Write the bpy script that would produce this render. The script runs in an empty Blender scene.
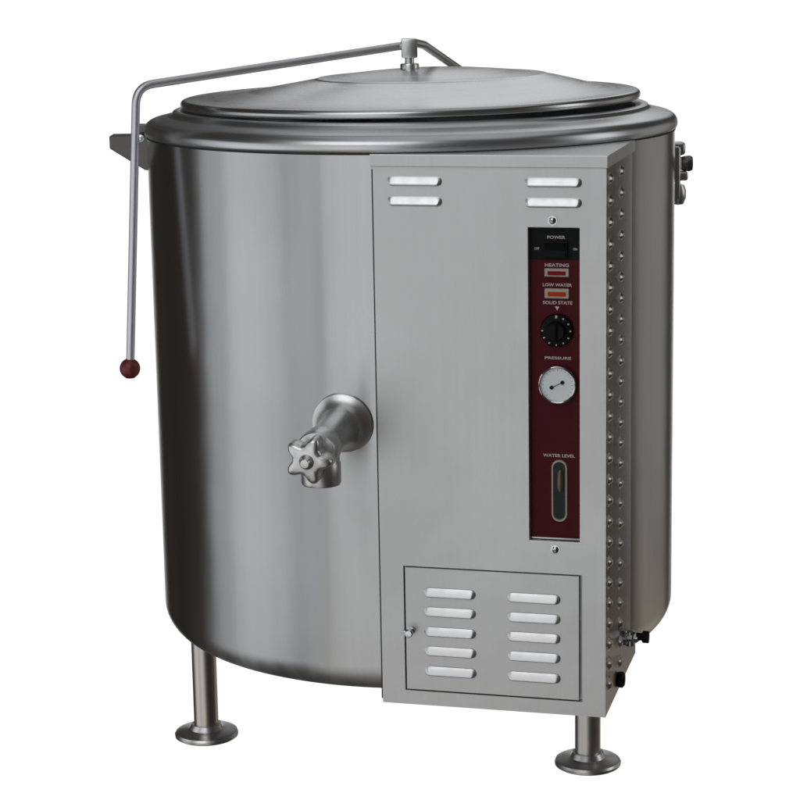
import bpy, bmesh, math, random
from mathutils import Vector, Matrix
S = bpy.context.scene
C = S.collection
PI = math.pi
random.seed(4)

# ------------------------------------------------------------------ camera
cd = bpy.data.cameras.new('camera'); cam = bpy.data.objects.new('camera', cd); C.objects.link(cam)
CAMP = Vector((0, -3.56172, 1.28779)); pan, pitch, roll = -0.00709, 0.20391, -0.01754
fw = Vector((math.sin(pan)*math.cos(pitch), math.cos(pan)*math.cos(pitch), -math.sin(pitch)))
rt = Vector((math.cos(pan), -math.sin(pan), 0)); up = rt.cross(fw)
r2 = math.cos(roll)*rt + math.sin(roll)*up; u2 = -math.sin(roll)*rt + math.cos(roll)*up
M = Matrix((( r2.x, u2.x, -fw.x, CAMP.x), (r2.y, u2.y, -fw.y, CAMP.y), (r2.z, u2.z, -fw.z, CAMP.z), (0, 0, 0, 1)))
cam.matrix_world = M
cd.sensor_width = 36; cd.lens = 36*2164.126/800; cd.clip_end = 200
S.camera = cam

# ------------------------------------------------------------------ light
S.view_settings.view_transform = 'Standard'; S.view_settings.look = 'None'
S.view_settings.exposure = 0; S.view_settings.gamma = 1
w = bpy.data.worlds.new('World'); S.world = w; w.use_nodes = True
w.node_tree.nodes['Background'].inputs[0].default_value = (.030, .027, .024, 1)
w.node_tree.nodes['Background'].inputs[1].default_value = 1.0

def area(name, loc, target, sx, sy, radiance, col=(1, 1, 1)):
    l = bpy.data.lights.new(name, 'AREA'); l.shape = 'RECTANGLE'; l.size = sx; l.size_y = sy
    l.energy = radiance*sx*sy*PI; l.color = col
    o = bpy.data.objects.new(name, l); C.objects.link(o); o.location = loc
    o.rotation_euler = (Vector(target)-Vector(loc)).to_track_quat('-Z', 'Y').to_euler()
    return o
area('softbox_side_rear', (-3.0, -.06, .1), (0, -.06, .1), .72, 3.4, .55, (.97, .985, 1))
area('softbox_side', (-3.0, -1.32, .1), (0, -1.32, .1), 1.75, 3.4, .80, (.97, .985, 1))
area('softbox_side_front', (-3.0, -2.98, .1), (0, -2.98, .1), 1.5, 3.4, .64, (.955, .975, 1))
area('softbox_front', (-1.78, -4.55, .1), (0, 0, .1), 2.72, 3.4, .85, (.965, .985, 1))
area('softbox_high_front', (-1.2, -2.9, 3.1), (.1, -.4, .7), 2.8, 2.2, 1.6, (.97, .985, 1))
area('fill_ceiling', (.7, -.2, 4.3), (.7, -.2, 0), 3.8, 4.0, .42, (.97, .985, 1))  # added overhead lamp, brightens the rim and ledge
area('fill_high_rear', (.6, 4.5, 3.8), (0, 0, 1.1), 3.2, 3.8, .80, (.97, .98, 1))  # added lamp, stands in for a bright wall mirrored in the lid
area('fill_rear_right', (3.2, 2.0, .6), (0, 0, .6), 2.2, 2.6, .25, (1, .99, .95))  # added dim lamp, lifts the right flank of the drum
area('fill_low_front', (-.9, -2.5, -1.5), (0, -.2, .3), 2.6, 1.6, .42, (1, .95, .88))  # added lamp below the sheet, stands in for light off a floor
area('fill_right', (3.2, -.5, 1.5), (.3, 0, .8), 1.1, 2.0, 1.3)  # added lamp, puts glints on the side panel dimples
area('fill_low_right', (2.4, 1.9, -1.3), (.3, 0, .3), 1.8, 1.0, .40, (1, .84, .60))  # added warm lamp for the golden reflection low on the right

# ------------------------------------------------------------------ helpers
def link(name, me, parent=None):
    o = bpy.data.objects.new(name, me); C.objects.link(o)
    if parent: o.parent = parent
    return o
def obj(name, bm, mats, parent=None, smooth=True, angle=35):
    bmesh.ops.recalc_face_normals(bm, faces=bm.faces[:])
    me = bpy.data.meshes.new(name); bm.to_mesh(me); bm.free()
    for m in (mats if isinstance(mats, (list, tuple)) else [mats]): me.materials.append(m)
    if smooth:
        for p in me.polygons: p.use_smooth = True
        me.set_sharp_from_angle(angle=math.radians(angle))
    return link(name, me, parent)
def B(): return bmesh.new()
def box(bm, x0, x1, y0, y1, z0, z1, bev=0, seg=2, mi=0):
    r = bmesh.ops.create_cube(bm, size=1)
    vs = r['verts']
    for v in vs:
        v.co = Vector((x0+(v.co.x+.5)*(x1-x0), y0+(v.co.y+.5)*(y1-y0), z0+(v.co.z+.5)*(z1-z0)))
    fs = set(f for v in vs for f in v.link_faces)
    for f in fs: f.material_index = mi
    if bev:
        es = list(set(e for v in vs for e in v.link_edges))
        bmesh.ops.bevel(bm, geom=es, offset=bev, segments=seg, affect='EDGES', profile=.5, material=-1)
def lathe(bm, prof, n=96, T=None, mi=0, close=False):
    """prof: list of (r, z); revolved about Z, transformed by T"""
    T = T or Matrix.Identity(4)
    rings = []
    for r, z in prof:
        if r < 1e-6: rings.append([bm.verts.new(T @ Vector((0, 0, z)))])
        else: rings.append([bm.verts.new(T @ Vector((r*math.cos(2*PI*i/n), r*math.sin(2*PI*i/n), z))) for i in range(n)])
    for a, b in zip(rings[:-1], rings[1:]):
        for i in range(n):
            j = (i+1) % n
            if len(a) == 1 and len(b) == 1: continue
            if len(a) == 1: f = bm.faces.new((a[0], b[i], b[j]))
            elif len(b) == 1: f = bm.faces.new((a[i], a[j], b[0]))
            else: f = bm.faces.new((a[i], a[j], b[j], b[i]))
            f.material_index = mi
def axisT(p, d):
    """matrix whose local Z points along d, origin p"""
    return Matrix.Translation(Vector(p)) @ Vector(d).normalized().to_track_quat('Z', 'Y').to_matrix().to_4x4()
def arc(cx, cz, r, a0, a1, n=8):
    return [(cx+r*math.cos(math.radians(a0+(a1-a0)*i/n)), cz+r*math.sin(math.radians(a0+(a1-a0)*i/n))) for i in range(n+1)]
def tube(bm, pts, r, n=24, caps=True):
    pts = [Vector(p) for p in pts]
    rings = []
    prev = None
    for i, p in enumerate(pts):
        if i == 0: d = pts[1]-pts[0]
        elif i == len(pts)-1: d = pts[-1]-pts[-2]
        else: d = (pts[i+1]-p).normalized()+(p-pts[i-1]).normalized()
        d.normalize()
        if prev is None:
            a = d.orthogonal().normalized()
        else:
            a = (prev-d*prev.dot(d)).normalized()
        prev = a; b = d.cross(a)
        rr = r[i] if isinstance(r, (list, tuple)) else r
        rings.append([bm.verts.new(p+rr*(math.cos(2*PI*k/n)*a+math.sin(2*PI*k/n)*b)) for k in range(n)])
    for A, Bq in zip(rings[:-1], rings[1:]):
        for k in range(n): bm.faces.new((A[k], A[(k+1) % n], Bq[(k+1) % n], Bq[k]))
    if caps: bm.faces.new(rings[0]); bm.faces.new(rings[-1])
def bend(p0, pc, p1, r, n=8):
    """points rounding the corner pc between p0 and p1"""
    p0, pc, p1 = Vector(p0), Vector(pc), Vector(p1)
    a = pc+(p0-pc).normalized()*r; b = pc+(p1-pc).normalized()*r
    return [p0]+[(1-t)**2*a+2*t*(1-t)*pc+t*t*b for t in [i/n for i in range(n+1)]]+[p1]

# ------------------------------------------------------------------ materials
def mat(name): 
    m = bpy.data.materials.new(name); m.use_nodes = True
    return m, m.node_tree, m.node_tree.nodes['Principled BSDF']
def simple(name, col, rough=.5, metal=0, **k):
    m, nt, b = mat(name)
    b.inputs['Base Color'].default_value = (*col, 1); b.inputs['Roughness'].default_value = rough; b.inputs['Metallic'].default_value = metal
    for kk, v in k.items(): b.inputs[kk.replace('_', ' ')].default_value = v
    # slight uneven gloss, as on any handled surface
    tc = nt.nodes.new('ShaderNodeTexCoord'); n = nt.nodes.new('ShaderNodeTexNoise'); n.inputs['Scale'].default_value = 60; n.inputs['Detail'].default_value = 4
    r = nt.nodes.new('ShaderNodeMapRange'); r.inputs['To Min'].default_value = rough*.8; r.inputs['To Max'].default_value = min(1, rough*1.2)
    nt.links.new(tc.outputs['Object'], n.inputs['Vector']); nt.links.new(n.outputs['Fac'], r.inputs['Value']); nt.links.new(r.outputs['Result'], b.inputs['Roughness'])
    return m
def brushed(name, col, rough, aniso, scale, var=.06, bump=.0, tangent='Z', rot=0.25, ranges=.25, wave=0):
    """brushed steel: long fine grain, stretched noise in gloss and tone; scale = noise scale per axis of object space"""
    m, nt, b = mat(name); L = nt.links
    b.inputs['Metallic'].default_value = 1
    tc = nt.nodes.new('ShaderNodeTexCoord'); mp = nt.nodes.new('ShaderNodeMapping'); mp.inputs['Scale'].default_value = scale
    L.new(tc.outputs['Object'], mp.inputs['Vector'])
    n = nt.nodes.new('ShaderNodeTexNoise'); n.inputs['Scale'].default_value = 1; n.inputs['Detail'].default_value = 5; n.inputs['Roughness'].default_value = .6
    L.new(mp.outputs['Vector'], n.inputs['Vector'])
    n2 = nt.nodes.new('ShaderNodeTexNoise'); n2.inputs['Scale'].default_value = 3.5; n2.inputs['Detail'].default_value = 3
    L.new(tc.outputs['Object'], n2.inputs['Vector'])
    ad = nt.nodes.new('ShaderNodeMath'); ad.operation = 'MULTIPLY_ADD'; ad.inputs[1].default_value = .5; L.new(n2.outputs['Fac'], ad.inputs[0])
    hf = nt.nodes.new('ShaderNodeMath'); hf.operation = 'MULTIPLY'; hf.inputs[1].default_value = .5; L.new(n.outputs['Fac'], hf.inputs[0]); L.new(hf.outputs[0], ad.inputs[2])
    r = nt.nodes.new('ShaderNodeMapRange'); r.inputs['From Min'].default_value = .3; r.inputs['From Max'].default_value = .7
    r.inputs['To Min'].default_value = rough*(1-ranges); r.inputs['To Max'].default_value = rough*(1+ranges)
    L.new(ad.outputs[0], r.inputs['Value']); L.new(r.outputs['Result'], b.inputs['Roughness'])
    cr = nt.nodes.new('ShaderNodeMapRange'); cr.inputs['From Min'].default_value = .3; cr.inputs['From Max'].default_value = .7
    cr.inputs['To Min'].default_value = 1-var; cr.inputs['To Max'].default_value = 1+var; L.new(n.outputs['Fac'], cr.inputs['Value'])
    vm = nt.nodes.new('ShaderNodeVectorMath'); vm.operation = 'SCALE'; vm.inputs[0].default_value = col; L.new(cr.outputs['Result'], vm.inputs['Scale'])
    L.new(vm.outputs['Vector'], b.inputs['Base Color'])
    if aniso:
        b.inputs['Anisotropic'].default_value = aniso; b.inputs['Anisotropic Rotation'].default_value = rot
        t = nt.nodes.new('ShaderNodeTangent'); t.direction_type = 'RADIAL'; t.axis = tangent; L.new(t.outputs['Tangent'], b.inputs['Tangent'])
    if wave:      # sheet metal is never quite flat
        bp = nt.nodes.new('ShaderNodeBump'); bp.inputs['Strength'].default_value = 1; bp.inputs['Distance'].default_value = wave
        L.new(n2.outputs['Fac'], bp.inputs['Height']); L.new(bp.outputs['Normal'], b.inputs['Normal'])
    if bump:
        bp = nt.nodes.new('ShaderNodeBump'); bp.inputs['Strength'].default_value = 1; bp.inputs['Distance'].default_value = bump
        L.new(n.outputs['Fac'], bp.inputs['Height']); L.new(bp.outputs['Normal'], b.inputs['Normal'])
    return m
STEEL = (.56, .565, .57)
m_body = brushed('brushed_body_steel', STEEL, .31, .90, (20, 20, .35), .11, wave=.002)
m_rim = brushed('rim_steel', (.64, .655, .67), .33, 0, (5, 5, 300), .10)
m_lid = brushed('lid_steel', (.60, .605, .61), .27, 0, (4, 4, 300), .09)
m_cab = brushed('satin_cabinet_steel', (.63, .637, .636), .45, 0, (140, 140, 3), .05, ranges=.16, wave=.006)
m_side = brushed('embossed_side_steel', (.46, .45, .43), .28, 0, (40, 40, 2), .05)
m_louv = brushed('bright_louver_steel', (.80, .81, .82), .40, 0, (60, 60, 60), .03)
m_chrome = simple('polished_steel', (.66, .67, .68), .17, 1)
m_cast = simple('cast_valve_steel', (.76, .765, .76), .36, 1)
m_leg = brushed('leg_tube_steel', (.62, .60, .56), .33, 0, (60, 60, 3), .08)
m_pad = simple('foot_pad_steel', (.74, .74, .74), .33, 1)
m_rod = simple('rod_steel', (.78, .78, .82), .45, 1)
m_bracket = simple('dark_bracket_steel', (.16, .155, .145), .4, 1)
m_blk = simple('black_plastic', (.006, .007, .007), .4, Specular_IOR_Level=.1)
m_red = simple('oxblood_panel_enamel', (.080, .0055, .0110), .4, Specular_IOR_Level=.1)
m_ball = simple('dark_red_ball_plastic', (.17, .018, .024), .35)
m_white = simple('gauge_dial_enamel', (.80, .86, .87), .4)
m_ink = simple('panel_lettering_ink', (.60, .53, .53), .5)
m_redl = simple('red_lamp_lens', (.26, .004, .008), .4, Specular_IOR_Level=.1)
m_orl = simple('orange_lamp_lens', (.50, .045, .008), .4, Specular_IOR_Level=.1)
m_bez = simple('lamp_bezel', (.46, .39, .33), .45)
m_glass = simple('sight_glass_tube', (.008, .022, .018), .25, Specular_IOR_Level=.2)
m_brass = simple('brass_float', (.16, .13, .09), .45, .7)
m_seal = simple('seam_black', (.01, .01, .01), .6)
def emit(name, col, s):
    m = bpy.data.materials.new(name); m.use_nodes = True; nt = m.node_tree; nt.nodes.clear()
    e = nt.nodes.new('ShaderNodeEmission'); e.inputs[0].default_value = (*col, 1); e.inputs[1].default_value = s
    o = nt.nodes.new('ShaderNodeOutputMaterial'); nt.links.new(e.outputs[0], o.inputs[0]); return m
m_backdrop_glow = emit('backdrop_white_glow', (1, 1, .995), 1.12)  # emission added to the wall to keep the background plain white

# ------------------------------------------------------------------ setting: added clear sheet to stand on, glowing wall behind
bm = B()
box(bm, -7, 7, -5.0, 13.9, -.0125, -.0005, 0)
m_glassfloor = bpy.data.materials.new('anti_reflective_glass'); m_glassfloor.use_nodes = True  # added see-through sheet, keeps white floor reflections out of the steel
_nt = m_glassfloor.node_tree; _nt.nodes.clear()
_t = _nt.nodes.new('ShaderNodeBsdfTransparent'); _t.inputs[0].default_value = (.995, .995, .995, 1)
_g = _nt.nodes.new('ShaderNodeBsdfGlossy'); _g.inputs['Roughness'].default_value = .02; _g.inputs[0].default_value = (1, 1, 1, 1)
_m = _nt.nodes.new('ShaderNodeMixShader'); _m.inputs[0].default_value = .02
_o = _nt.nodes.new('ShaderNodeOutputMaterial')
_nt.links.new(_t.outputs[0], _m.inputs[1]); _nt.links.new(_g.outputs[0], _m.inputs[2]); _nt.links.new(_m.outputs[0], _o.inputs[0])
fl = obj('floor', bm, m_glassfloor, smooth=False); fl['kind'] = 'structure'
bm = B(); box(bm, -5.2, 5.2, 14.0, 14.05, -6.3, 1.15)
wl = obj('backdrop', bm, m_backdrop_glow, smooth=False); wl['kind'] = 'structure'

# ------------------------------------------------------------------ the kettle (local frame: +X right along the cabinet face, -Y out of the face)
YAW = .2456; R = .43
root = bpy.data.objects.new('steam_kettle', None); C.objects.link(root)
root.rotation_euler = (0, 0, -YAW)
root['label'] = 'round stainless steel steam kettle with domed lid, draw-off valve and dark red control panel'
root['category'] = 'steam kettle'
RW = Matrix.Rotation(YAW, 4, 'Z')
def W(x, y, z): return RW @ Vector((x, y, z))          # world -> kettle frame

# body
bm = B()
rc = .046; zb = .179
prof = [(0, zb+.02), (.2, zb+.01), (.33, zb+.003)]+arc(R-rc, zb+rc, rc, -90, 0, 10)[0:]
prof += [(R, .4), (R, .7), (R, .9), (R, .985), (R, 1.004)]
prof += [(.4322, 1.0058), (.4336, 1.0085), (.4340, 1.0125), (.4336, 1.0165), (.4320, 1.0205), (.4294, 1.0240), (.4258, 1.0268), (.4210, 1.0290)]
prof += [(.408, 1.0322), (.396, 1.0348), (.3915, 1.0362), (.3885, 1.0385), (.3865, 1.0420), (.382, 1.044), (.374, 1.044), (.366, 1.040), (.364, 1.02), (.364, .8)]
lathe(bm, prof[:prof.index((R, 1.004))+1], 192)
obj('kettle_body', bm, m_body, root)
bm = B(); lathe(bm, prof[prof.index((R, 1.004)):], 192)
obj('rim', bm, m_rim, root)
# dark seam under the rim bead
bm = B(); lathe(bm, [(R+.0004, 1.0015), (R+.0010, 1.0022), (R+.0010, 1.0042), (R+.0004, 1.0050)], 192)
obj('rim_seam', bm, m_seal, root)

# lid
def lidz(r): return 1.103-.47*r*r if r < .265 else None
prof = [(0, 1.103), (.03, 1.1027), (.06, 1.1014), (.09, 1.0994), (.12, 1.0968), (.15, 1.0938), (.178, 1.0912), (.184, 1.0909), (.1868, 1.0904), (.1892, 1.0893),
        (.1912, 1.0885), (.21, 1.0851), (.24, 1.0792), (.27, 1.0733), (.30, 1.0682), (.33, 1.0643), (.350, 1.0624)]
prof += arc(.3665, 1.0548, .0078, 95, -60, 9)
prof += [(.366, 1.049), (.350, 1.0505), (.10, 1.052), (0, 1.052)]
bm = B(); lathe(bm, prof, 192)
for v in bm.verts:      # the pressed dome sits slightly off the centre of the lid
    r_ = math.hypot(v.co.x, v.co.y)
    if v.co.z > 1.0615 and r_ < .345: v.co += W(.036*min(1, (1-(r_/.345)**2)*1.5), 0, 0)
lid = obj('lid', bm, m_lid, root, angle=60)
TL = RW @ Matrix.Rotation(math.radians(-.5), 4, 'Y') @ RW.inverted()
lid.matrix_local = Matrix.Translation((0, 0, 1.05)) @ TL @ Matrix.Translation((0, 0, -1.05+.0003))

# pivot and arms
bm = B()
lathe(bm, [(0, 1.090), (.0150, 1.090), (.0155, 1.108), (.0145, 1.1105), (.0075, 1.1115), (.0075, 1.1195), (0, 1.1195)], 32)
bx = B()
box(bx, -.0130, .0130, -.0130, .0130, 1.1195, 1.1510, .003, 2)
for v in bx.verts: v.co = RW @ v.co
me = bpy.data.meshes.new('t'); bx.to_mesh(me); bx.free(); bm.from_mesh(me)
piv = obj('lid_pivot', bm, m_cast, root)
p0, pc, p1 = W(-.010, 0, 1.1395), W(-.4230, -.19, 1.092), W(-.4465, -.22, .664)
bm = B(); tube(bm, bend(p0, pc, p1, .028), .0066)
arm = obj('lid_arm', bm, m_rod, root)
bm = B(); c = W(-.4475, -.22, .6545); r = .0162
lathe(bm, [(0, r)]+arc(0, 0, r, 80, -62, 14)+[(.0074, -r*.93), (0, -r*.93)], 32, Matrix.Translation(c))
obj('ball_knob', bm, m_ball, arm)
bm = B(); tube(bm, [W(.008, 0, 1.1440), W(.0235, .02, 1.1395), W(.109, .32, 1.068), W(.128, .40, 1.048), W(.136, .447, 1.02), W(.136, .447, .93)], .0070)
obj('counter_arm', bm, m_cast, root)
bm = B()
box(bm, -.03, .03, -.012, .012, .90, 1.0, .003)
Tm = Matrix.Translation(W(.136, .443, 0)) @ RW
for v in bm.verts: v.co = Tm @ v.co
obj('hinge_bracket', bm, m_cast, root)

# bracket on the left
bm = B()
pts = [(-.489, 1.0045), (-.489, .984), (-.4325, .948), (-.415, .948), (-.415, 1.0045)]
A = [bm.verts.new(W(x, -.042, z)) for x, z in pts]; Bv = [bm.verts.new(W(x, .004, z)) for x, z in pts]
bm.faces.new(A); bm.faces.new(Bv[::-1])
for i in range(5): bm.faces.new((A[i], A[(i+1) % 5], Bv[(i+1) % 5], Bv[i]))
bmesh.ops.bevel(bm, geom=bm.edges[:], offset=.0015, segments=1, affect='EDGES')
sb = obj('side_bracket', bm, m_bracket, root, angle=30)
bm = B(); box(bm, -.448, -.425, -.03, -.005, 1.005, 1.021, .002)
for v in bm.verts: v.co = RW @ v.co
obj('bracket_block', bm, m_bracket, sb)
bm = B(); lathe(bm, [(0, 0), (.006, 0), (.006, .003), (.003, .0045), (0, .0045)], 16, axisT(W(-.4375, -.042, 1.0), RW @ Vector((0, -1, 0))))
obj('bolt', bm, m_chrome, sb)

# fitting on the right
bm = B()
box(bm, .420, .4470, .034, .066, .878, .966, .004, 3)
box(bm, .425, .4555, .036, .064, .950, .972, .006, 3)
box(bm, .425, .4600, .036, .064, .908, .923, .004, 3)
lathe(bm, [(0, -.020), (.009, -.018), (.0130, -.008), (.0135, .004), (.010, .014), (0, .017)], 24, axisT((.4450, .05, .886), (0, 0, 1)))
for v in bm.verts: v.co = RW @ v.co
sf = obj('side_fitting', bm, m_cast, root)
bm = B()
lathe(bm, [(0, 0), (.011, 0), (.0125, .006), (.0135, .014), (.0115, .019), (0, .020)], 24, axisT((.449, .05, .9355), (1, 0, 0)))
for v in bm.verts: v.co = RW @ v.co
obj('fitting_knob', bm, simple('dark_grey_knob', (.20, .20, .205), .35, .8), sf)

# ---- cabinet
XL, XR, YF, ZB, ZT = .050, .391, .430, .171, 1.0035
PX0, PX1, PZ0, PZ1 = .2785, .3525, .438, .900           # control panel opening
DX0, DX1, DZ0, DZ1 = .0855, .3568, .1930, .3885          # door opening
def louver(parent, cx, cz, wd, ht, dep):
    """pressed-out hood: flush at the top, standing out at the lower edge, rounded ends"""
    bm = B(); nu, nv = 40, 14; g = []
    hw, hh = wd/2, ht/2
    for j in range(nv+1):
        t = j/nv; row = []
        for i in range(nu+1):
            s = -1+2*i/nu
            # stadium outline
            zz = hh*(1-2*t)
            ex = hw-hh+math.sqrt(max(0, hh*hh-zz*zz))
            x = ex*math.sin(s*PI/2) if False else ex*s
            endf = min(1, (1-abs(s))*ex/(hh*.75)); endf = math.sin(endf*PI/2)
            prof_ = (t/.78)**.85 if t < .78 else math.cos((t-.78)/.22*PI/2)**.7 if t < 1 else 0
            row.append(bm.verts.new((cx+x, -(YF+.0002+dep*endf*max(0, prof_)), cz+zz)))
        g.append(row)
    for a, b in zip(g[:-1], g[1:]):
        for i in range(nu): bm.faces.new((a[i], a[i+1], b[i+1], b[i]))
    bmesh.ops.remove_doubles(bm, verts=bm.verts[:], dist=1e-6)
    return obj('louver', bm, m_louv, parent, angle=80)
bm = B()
def quad(a, b, c, d, mi=0):
    f = bm.faces.new([bm.verts.new(p) for p in (a, b, c, d)]); f.material_index = mi
# front sheet with two openings: built from rectangular fields
xs = [XL, DX0, PX0, PX1, DX1, XR]; zs = [ZB, DZ0, DZ1, PZ0, PZ1, ZT-.001]
V = {}
def gv(x, z):
    k = (x, z)
    if k not in V: V[k] = bm.verts.new((x, -YF, z))
    return V[k]
for i in range(5):
    for j in range(5):
        xm, zm = (xs[i]+xs[i+1])/2, (zs[j]+zs[j+1])/2
        if PX0 < xm < PX1 and PZ0 < zm < PZ1: continue
        if DX0 < xm < DX1 and DZ0 < zm < DZ1: continue
        bm.faces.new((gv(xs[i], zs[j]), gv(xs[i+1], zs[j]), gv(xs[i+1], zs[j+1]), gv(xs[i], zs[j+1])))
def recess(x0, x1, z0, z1, d):
    for (ax, az, bx_, bz) in ((x0, z0, x1, z0), (x1, z0, x1, z1), (x1, z1, x0, z1), (x0, z1, x0, z0)):
        quad((ax, -YF, az), (bx_, -YF, bz), (bx_, -YF+d, bz), (ax, -YF+d, az))
    quad((x0, -YF+d, z0), (x1, -YF+d, z0), (x1, -YF+d, z1), (x0, -YF+d, z1))
recess(PX0, PX1, PZ0, PZ1, .0125); recess(DX0, DX1, DZ0, DZ1, .011)
YB = .12
quad((XL, -YF, ZB), (XL, -YF, ZT-.001), (XL, -YB, ZT-.001), (XL, -YB, ZB))
quad((XL, -YF, ZB), (XR, -YF, ZB), (XR, -YB, ZB), (XL, -YB, ZB))
bmesh.ops.remove_doubles(bm, verts=bm.verts[:], dist=1e-6)
cab = obj('cabinet', bm, m_cab, root, smooth=False)
bpy_bev = cab.modifiers.new('bev', 'BEVEL'); bpy_bev.width = .0012; bpy_bev.segments = 2; bpy_bev.limit_method = 'ANGLE'
bm = B(); box(bm, XL-.0022, XL-.0002, -YF+.0010, -YF+.02, ZB+.006, ZT-.022)
obj('seam', bm, m_seal, cab, smooth=False)
# right side sheet with pressed dimples, two columns
bm = B()
cols = [.400, .295]; pitch_ = .0314; rows_z = [.9675-pitch_*k for k in range(25)]
ya, yb = YF, YB; zb_, zt_ = ZB, ZT-.001
NY, NZ = 124, 400
grid = []
for j in range(NZ+1):
    z = zb_+(zt_-zb_)*j/NZ; row = []
    for i in range(NY+1):
        y = ya+(yb-ya)*i/NY
        h = 0
        for cy in cols:
            if abs(y-cy) < .018:
                k = round((.9675-z)/pitch_)
                if 0 <= k < 25:
                    dz = z-(.9675-pitch_*k); dy = (y-cy)
                    q = (dy/.0130)**2+(dz/.0092)**2
                    if q < 1: h = .0066*(1-q)**1.1
        row.append(bm.verts.new((XR+h, -y, z)))
    grid.append(row)
for a, b in zip(grid[:-1], grid[1:]):
    for i in range(NY): bm.faces.new((a[i], a[i+1], b[i+1], b[i]))
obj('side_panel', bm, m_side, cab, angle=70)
# top cap
bm = B(); box(bm, XL-.0035, XR+.003, -YF-.004, -YB, .9855, ZT, .0012, 2)
obj('top_cap', bm, m_cab, cab, smooth=False)
for x, ww in ((.112, .0815), (.3148, .0825)):
    for z in (.9650, .9360): louver(cab, x, z-.0003, ww, .0148, .0056)
def screw(parent, x, z, r=.0052):
    bm = B(); lathe(bm, [(0, 0), (r*1.35, 0), (r*1.35, .001), (r, .0012), (r*.95, .0035), (r*.6, .0052), (0, .0058)], 20, axisT((x, -YF, z), (0, -1, 0)))
    box(bm, x-r*.75, x+r*.75, -YF-.0062, -YF-.0045, z-.0006, z+.0006, mi=1)
    obj('screw', bm, [m_chrome, m_seal], parent)
screw(cab, .3138, .9105); screw(cab, .3167, .4255)

# access door
bm = B(); g = .0016
box(bm, DX0+.0020, DX1-.0052, -YF+.0012-.0004, -YF+.0045, DZ0+g, DZ1-.0022, .0006, 1)
door = obj('access_door', bm, m_cab, root, smooth=False)
for cx, ww, zs_ in ((.1560, .0795, (.3485, .3186, .2874, .2570, .2256)), (.2836, .0800, (.3483, .3180, .2879, .2575, .2262))):
    for z in zs_: louver(door, cx, z, ww, .0150, .0058)
bm = B()
lathe(bm, [(0, 0), (.0065, 0), (.0065, .004), (.0035, .005), (.0035, .010), (.0062, .011), (.0062, .017), (.005, .0185), (0, .019)], 24, axisT((.0960, -YF, .2875), (0, -1, 0)))
box(bm, .0825, .096, -YF-.008, -YF-.0055, .2850, .2890, .0008)
obj('latch', bm, m_chrome, door)
# control panel
yp = -YF+.0100
bm = B(); box(bm, PX0+.0008, PX1-.0006, yp, yp+.0015, PZ0+.0008, PZ1-.0006)
pan_ = obj('control_panel', bm, m_red, root, smooth=False)
bm = B(); box(bm, PX0+.0007, PX1-.0007, yp-.0035, yp-.0002, PZ0+.0009, PZ0+.0038, .001, 2)
obj('panel_clip', bm, m_cab, pan_)
bm = B()
box(bm, .2985, .3345, yp-.004, yp-.0002, .8545, .8800, .0015, 2)
rk = []
for x in (.3022, .3308):
    rk.append([bm.verts.new((x, yp-a, z)) for a, z in ((.004, .857), (.0065, .8575), (.0055, .867), (.0105, .8768), (.004, .8775))])
bm.faces.new(rk[0]); bm.faces.new(rk[1][::-1])
for i in range(5): bm.faces.new((rk[0][i], rk[0][(i+1) % 5], rk[1][(i+1) % 5], rk[1][i]))
obj('rocker_switch', bm, m_blk, pan_, smooth=False)
for z0, z1, lz0, lz1, ml in ((.8285, .8405, .8310, .8365, m_redl), (.7970, .8115, .8005, .8065, m_orl)):
    bm = B(); box(bm, .3003, .3357, yp-.0025, yp-.0002, z0, z1, .0007, 1, 0)
    box(bm, .3050, .3308, yp-.0042, yp-.0024, lz0, lz1, .0006, 1, 1)
    obj('indicator_lamp', bm, [m_bez, ml], pan_, smooth=False)
def text(parent, s, x, z, wd, ht):
    cu = bpy.data.curves.new('t', 'FONT'); cu.body = s; cu.align_x = 'CENTER'; cu.align_y = 'CENTER'; cu.size = 1; cu.resolution_u = 3; cu.offset = .02
    o = bpy.data.objects.new('t', cu); C.objects.link(o); bpy.context.view_layer.update()
    me = bpy.data.meshes.new_from_object(o); bpy.data.objects.remove(o)
    vx = [v.co.x for v in me.vertices]; vy = [v.co.y for v in me.vertices]
    cx, cy = (max(vx)+min(vx))/2, (max(vy)+min(vy))/2; sx = wd/(max(vx)-min(vx)); sy = ht/(max(vy)-min(vy))
    for v in me.vertices: v.co = Vector((x+(v.co.x-cx)*sx, yp-.00025, z+(v.co.y-cy)*sy))
    me.materials.clear(); me.materials.append(m_ink); me.name = 'lettering'
    return link('lettering', me, parent)
bm = B(); box(bm, PX0+.0012, PX1-.0010, yp-.0002, yp+.0005, .8525, PZ1-.0010); obj('black_panel_strip', bm, m_blk, pan_, smooth=False)  # black strip across the top of the panel, behind the rocker switch
text(pan_, 'POWER', .3173, .8853, .0260, .0044)
text(pan_, 'OFF', .2890, .8686, .0070, .0036); text(pan_, 'ON', .3445, .8686, .0060, .0034)
text(pan_, 'HEATING', .3180, .8452, .0350, .0050)
text(pan_, 'LOW WATER', .3187, .8165, .0425, .0046)
text(pan_, 'SOLID STATE', .3190, .7907, .0430, .0048)
text(pan_, 'PRESSURE', .3193, .7098, .0385, .0040)
text(pan_, 'WATER LEVEL', .3204, .5650, .0470, .0046)
bm = B(); vs = [bm.verts.new(p) for p in ((.3150, yp-.0003, .7853), (.3216, yp-.0003, .7853), (.3183, yp-.0003, .7795))]; bm.faces.new(vs)
obj('dial_pointer', bm, m_ink, pan_, smooth=False)
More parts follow.
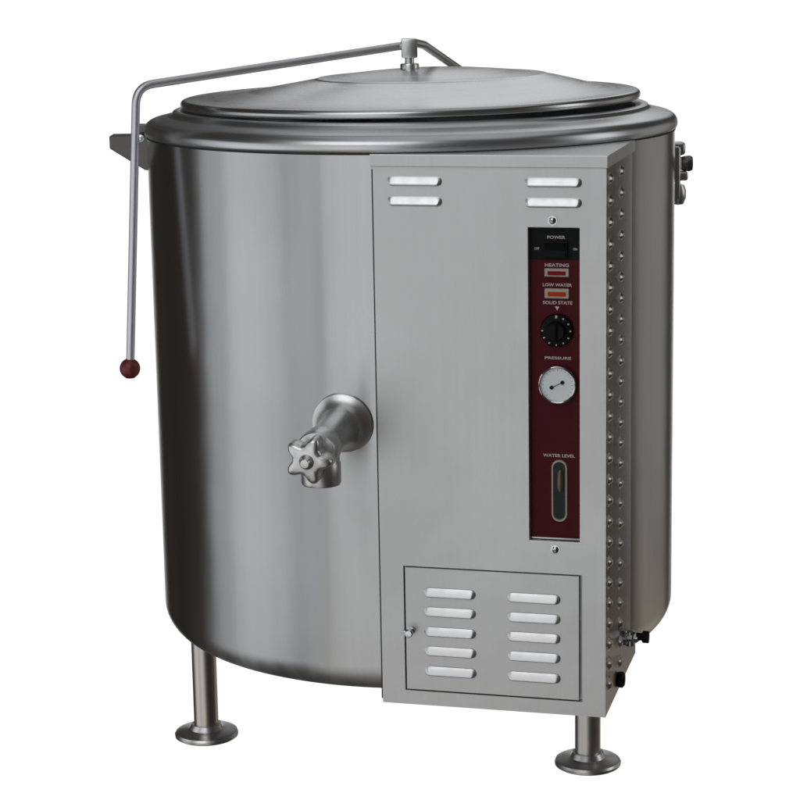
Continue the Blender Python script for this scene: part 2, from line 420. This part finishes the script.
# dial
bm = B(); T = axisT((.3180, yp, .7505), (0, -1, 0))
lathe(bm, [(0, 0), (.0245, 0), (.0245, .003), (.0225, .006), (.0150, .0075), (.0140, .016), (.0125, .018), (0, .018)], 48, T)
box(bm, .3145, .3215, yp-.0235, yp-.010, .7385, .7625, .002, 2)
dl = obj('dial', bm, m_blk, pan_)
bm = B()
for k in range(12):
    a = math.radians(90-k*30+(0)); 
    if k in (10, 11): continue
    rr = .0205; cx, cz = .3180+rr*math.cos(a), .7505+rr*math.sin(a); s = .0013 if k else .0020
    t = bmesh.ops.create_cube(bm, size=1)['verts']
    Tm = Matrix.Translation((cx, yp-.0064, cz)) @ Matrix.Rotation(-(a-PI/2), 4, 'Y')
    for v in t: v.co = Tm @ Vector((v.co.x*s*1.5, v.co.y*.001, v.co.z*s*2))
obj('dial_marks', bm, m_ink, pan_, smooth=False)
# pressure gauge
T = axisT((.3199, yp, .6715), (0, -1, 0)); bm = B()
lathe(bm, [(0, 0), (.0278, 0), (.0282, .004), (.0276, .0095), (.0262, .0105), (.0252, .0098), (.0248, .0068)], 56, T, 1)
lathe(bm, [(.0250, .0068), (0, .0068)], 56, T, 0)
obj('pressure_gauge', bm, [m_white, m_chrome], pan_)
bm = B()
for k in range(19):
    a = math.radians(225-k*15); L = .0030 if k % 3 == 0 else .0018; rr = .0218
    t = bmesh.ops.create_cube(bm, size=1)['verts']
    Tm = Matrix.Translation((.3199+rr*math.cos(a), yp-.0070, .6715+rr*math.sin(a))) @ Matrix.Rotation(-(a-PI/2), 4, 'Y')
    for v in t: v.co = Tm @ Vector((v.co.x*.0005, v.co.y*.0002, v.co.z*L))
obj('gauge_scale', bm, simple('gauge_print', (.12, .13, .13), .5), pan_, smooth=False)
bm = B(); th = math.radians(26)
for (d, wd, ln, y) in ((-.0012, .0012, .0200, -.0078),):
    t = bmesh.ops.create_cube(bm, size=1)['verts']
    Tm = Matrix.Translation((.3190, yp+y, .6713)) @ Matrix.Rotation(-th, 4, 'Y')
    for v in t: v.co = Tm @ Vector((v.co.x*.020, v.co.y*.0005, v.co.z*.0008))
for s in (-1, 1):
    lathe(bm, [(0, 0), (.0028, 0), (.0028, .001), (0, .0012)], 20, axisT((.3190+s*.0088*math.cos(th), yp-.0075, .6713+s*.0088*math.sin(th)), (0, -1, 0)))
obj('gauge_needle', bm, m_blk, pan_, smooth=False)
# sight glass
def stad(cx, z0, z1, r, n=10):
    p = [(cx+r*math.cos(a), z1-r+r*math.sin(a)) for a in [PI*i/n for i in range(n+1)]]
    return p+[(cx+r*math.cos(a), z0+r+r*math.sin(a)) for a in [PI+PI*i/n for i in range(n+1)]]
bm = B(); cx = .3212
O, I = stad(cx, .4655, .5590, .0118), stad(cx, .4690, .5555, .0088)
vo = [bm.verts.new((x, yp-.0002, z)) for x, z in O]; v2 = [bm.verts.new((x, yp-.0030, z)) for x, z in stad(cx, .4662, .5583, .0111)]
v3 = [bm.verts.new((x, yp-.0030, z)) for x, z in stad(cx, .4683, .5562, .0094)]; v4 = [bm.verts.new((x, yp-.0010, z)) for x, z in I]
for A_, B_ in ((vo, v2), (v2, v3), (v3, v4)):
    for i in range(len(A_)): j = (i+1) % len(A_); bm.faces.new((A_[i], A_[j], B_[j], B_[i]))
f = bm.faces.new(v4); f.material_index = 1
obj('sight_glass', bm, [m_bez, m_glass], pan_)
bm = B(); lathe(bm, [(0, -.012), (.0034, -.010), (.0052, -.003), (.0050, .006), (.0042, .018), (.0020, .022), (0, .022)], 16, Matrix.Translation((cx+.0012, yp-.0015, .522)))
obj('glass_float', bm, m_brass, pan_)

# ---- draw-off valve at the front of the kettle (local x about 0, pointing -Y)
d = Vector((0, -1, -.075)).normalized(); base = Vector((-.004, -R+.012, .6030))
bm = B(); T = axisT(base, d)
lathe(bm, [(0, 0), (.0475, 0), (.0475, .0110), (.0462, .0135), (.0400, .0165), (.030, .026), (.0280, .034), (.0268, .080), (.0268, .112), (.0285, .118), (.0300, .124), (.0300, .148), (.0280, .153), (.0170, .156), (.0130, .182), (0, .182)], 56, T)
valve = obj('draw_off_valve', bm, m_cast, root)
bm = B(); c = base+d*.130
lathe(bm, [(.0, .0), (.0275, 0), (.0275, -.020), (.0290, -.023), (.0290, -.051), (.0275, -.054), (.022, -.054), (.021, -.04), (0, -.04)], 48, Matrix.Translation(c))
obj('spout', bm, m_cast, valve)
bm = B(); T = axisT(base+d*.176, d); n = 80
def star(r0, r1, z, k=5, ph=.3):
    return [bm.verts.new(T @ Vector(((r0+r1*max(-.72, math.cos(k*(a)+ph))**1.0)*math.cos(a), (r0+r1*max(-.72, math.cos(k*(a)+ph)))*math.sin(a), z))) for a in [2*PI*i/n for i in range(n)]]
rg = [star(.0245, .0070, -.006), star(.0285, .0072, -.001), star(.0285, .0072, .016), star(.0272, .0068, .0205), star(.0240, .0055, .0232), star(.0170, .0020, .0250)]
for a, b in zip(rg[:-1], rg[1:]):
    for i in range(n): bm.faces.new((a[i], a[(i+1) % n], b[(i+1) % n], b[i]))
bm.faces.new(rg[0]); bm.faces.new(rg[-1])
lathe(bm, [(.012, .0225), (.0105, .027), (.0065, .029), (.006, .035), (0, .036)], 24, T)
obj('star_wheel', bm, m_cast, valve, angle=65)

# ---- legs
def leg(az):
    x, y = .3745*math.sin(az), -.3745*math.cos(az)
    bm = B(); lathe(bm, [(.0205, .20), (.0205, .020), (.0190, .018)], 40, Matrix.Translation((x, y, 0)))
    l = obj('leg', bm, m_leg, root)
    bm = B(); lathe(bm, [(0, 0), (.050, 0), (.0530, .002), (.0535, .006), (.0515, .0095), (.046, .0115), (.034, .0125), (.0285, .0145), (.0260, .0195), (.0245, .0225), (.019, .0225)], 64, Matrix.Translation((x, y, 0)))
    obj('foot_pad', bm, m_pad, l)
for az in (-PI/3, PI/3, PI): leg(az)

# ---- fittings low on the cabinet side
bm = B(); 
lathe(bm, [(0, 0), (.013, 0), (.013, .007), (.010, .009), (.010, .016), (.0075, .018), (.0075, .024), (0, .024)], 6, axisT((XR, -.262, .243), (1, 0, 0)))
lathe(bm, [(0, -.013), (.007, -.013), (.008, .010), (0, .012)], 16, axisT((XR+.012, -.262, .243), (0, 0, 1)))
pc_ = obj('drain_cock', bm, m_chrome, root)
bm = B(); lathe(bm, [(0, 0), (.006, 0), (.006, .008), (.0095, .010), (.0095, .019), (0, .020)], 20, axisT((XR+.022, -.262, .245), (1, 0, 0)))
obj('cock_knob', bm, m_blk, pc_)
bm = B(); lathe(bm, [(0, 0), (.011, 0), (.0125, .003), (.0125, .008), (.009, .011), (0, .012)], 24, axisT((XR, -.310, .190), (1, 0, 0)))
obj('side_knob', bm, m_blk, root)
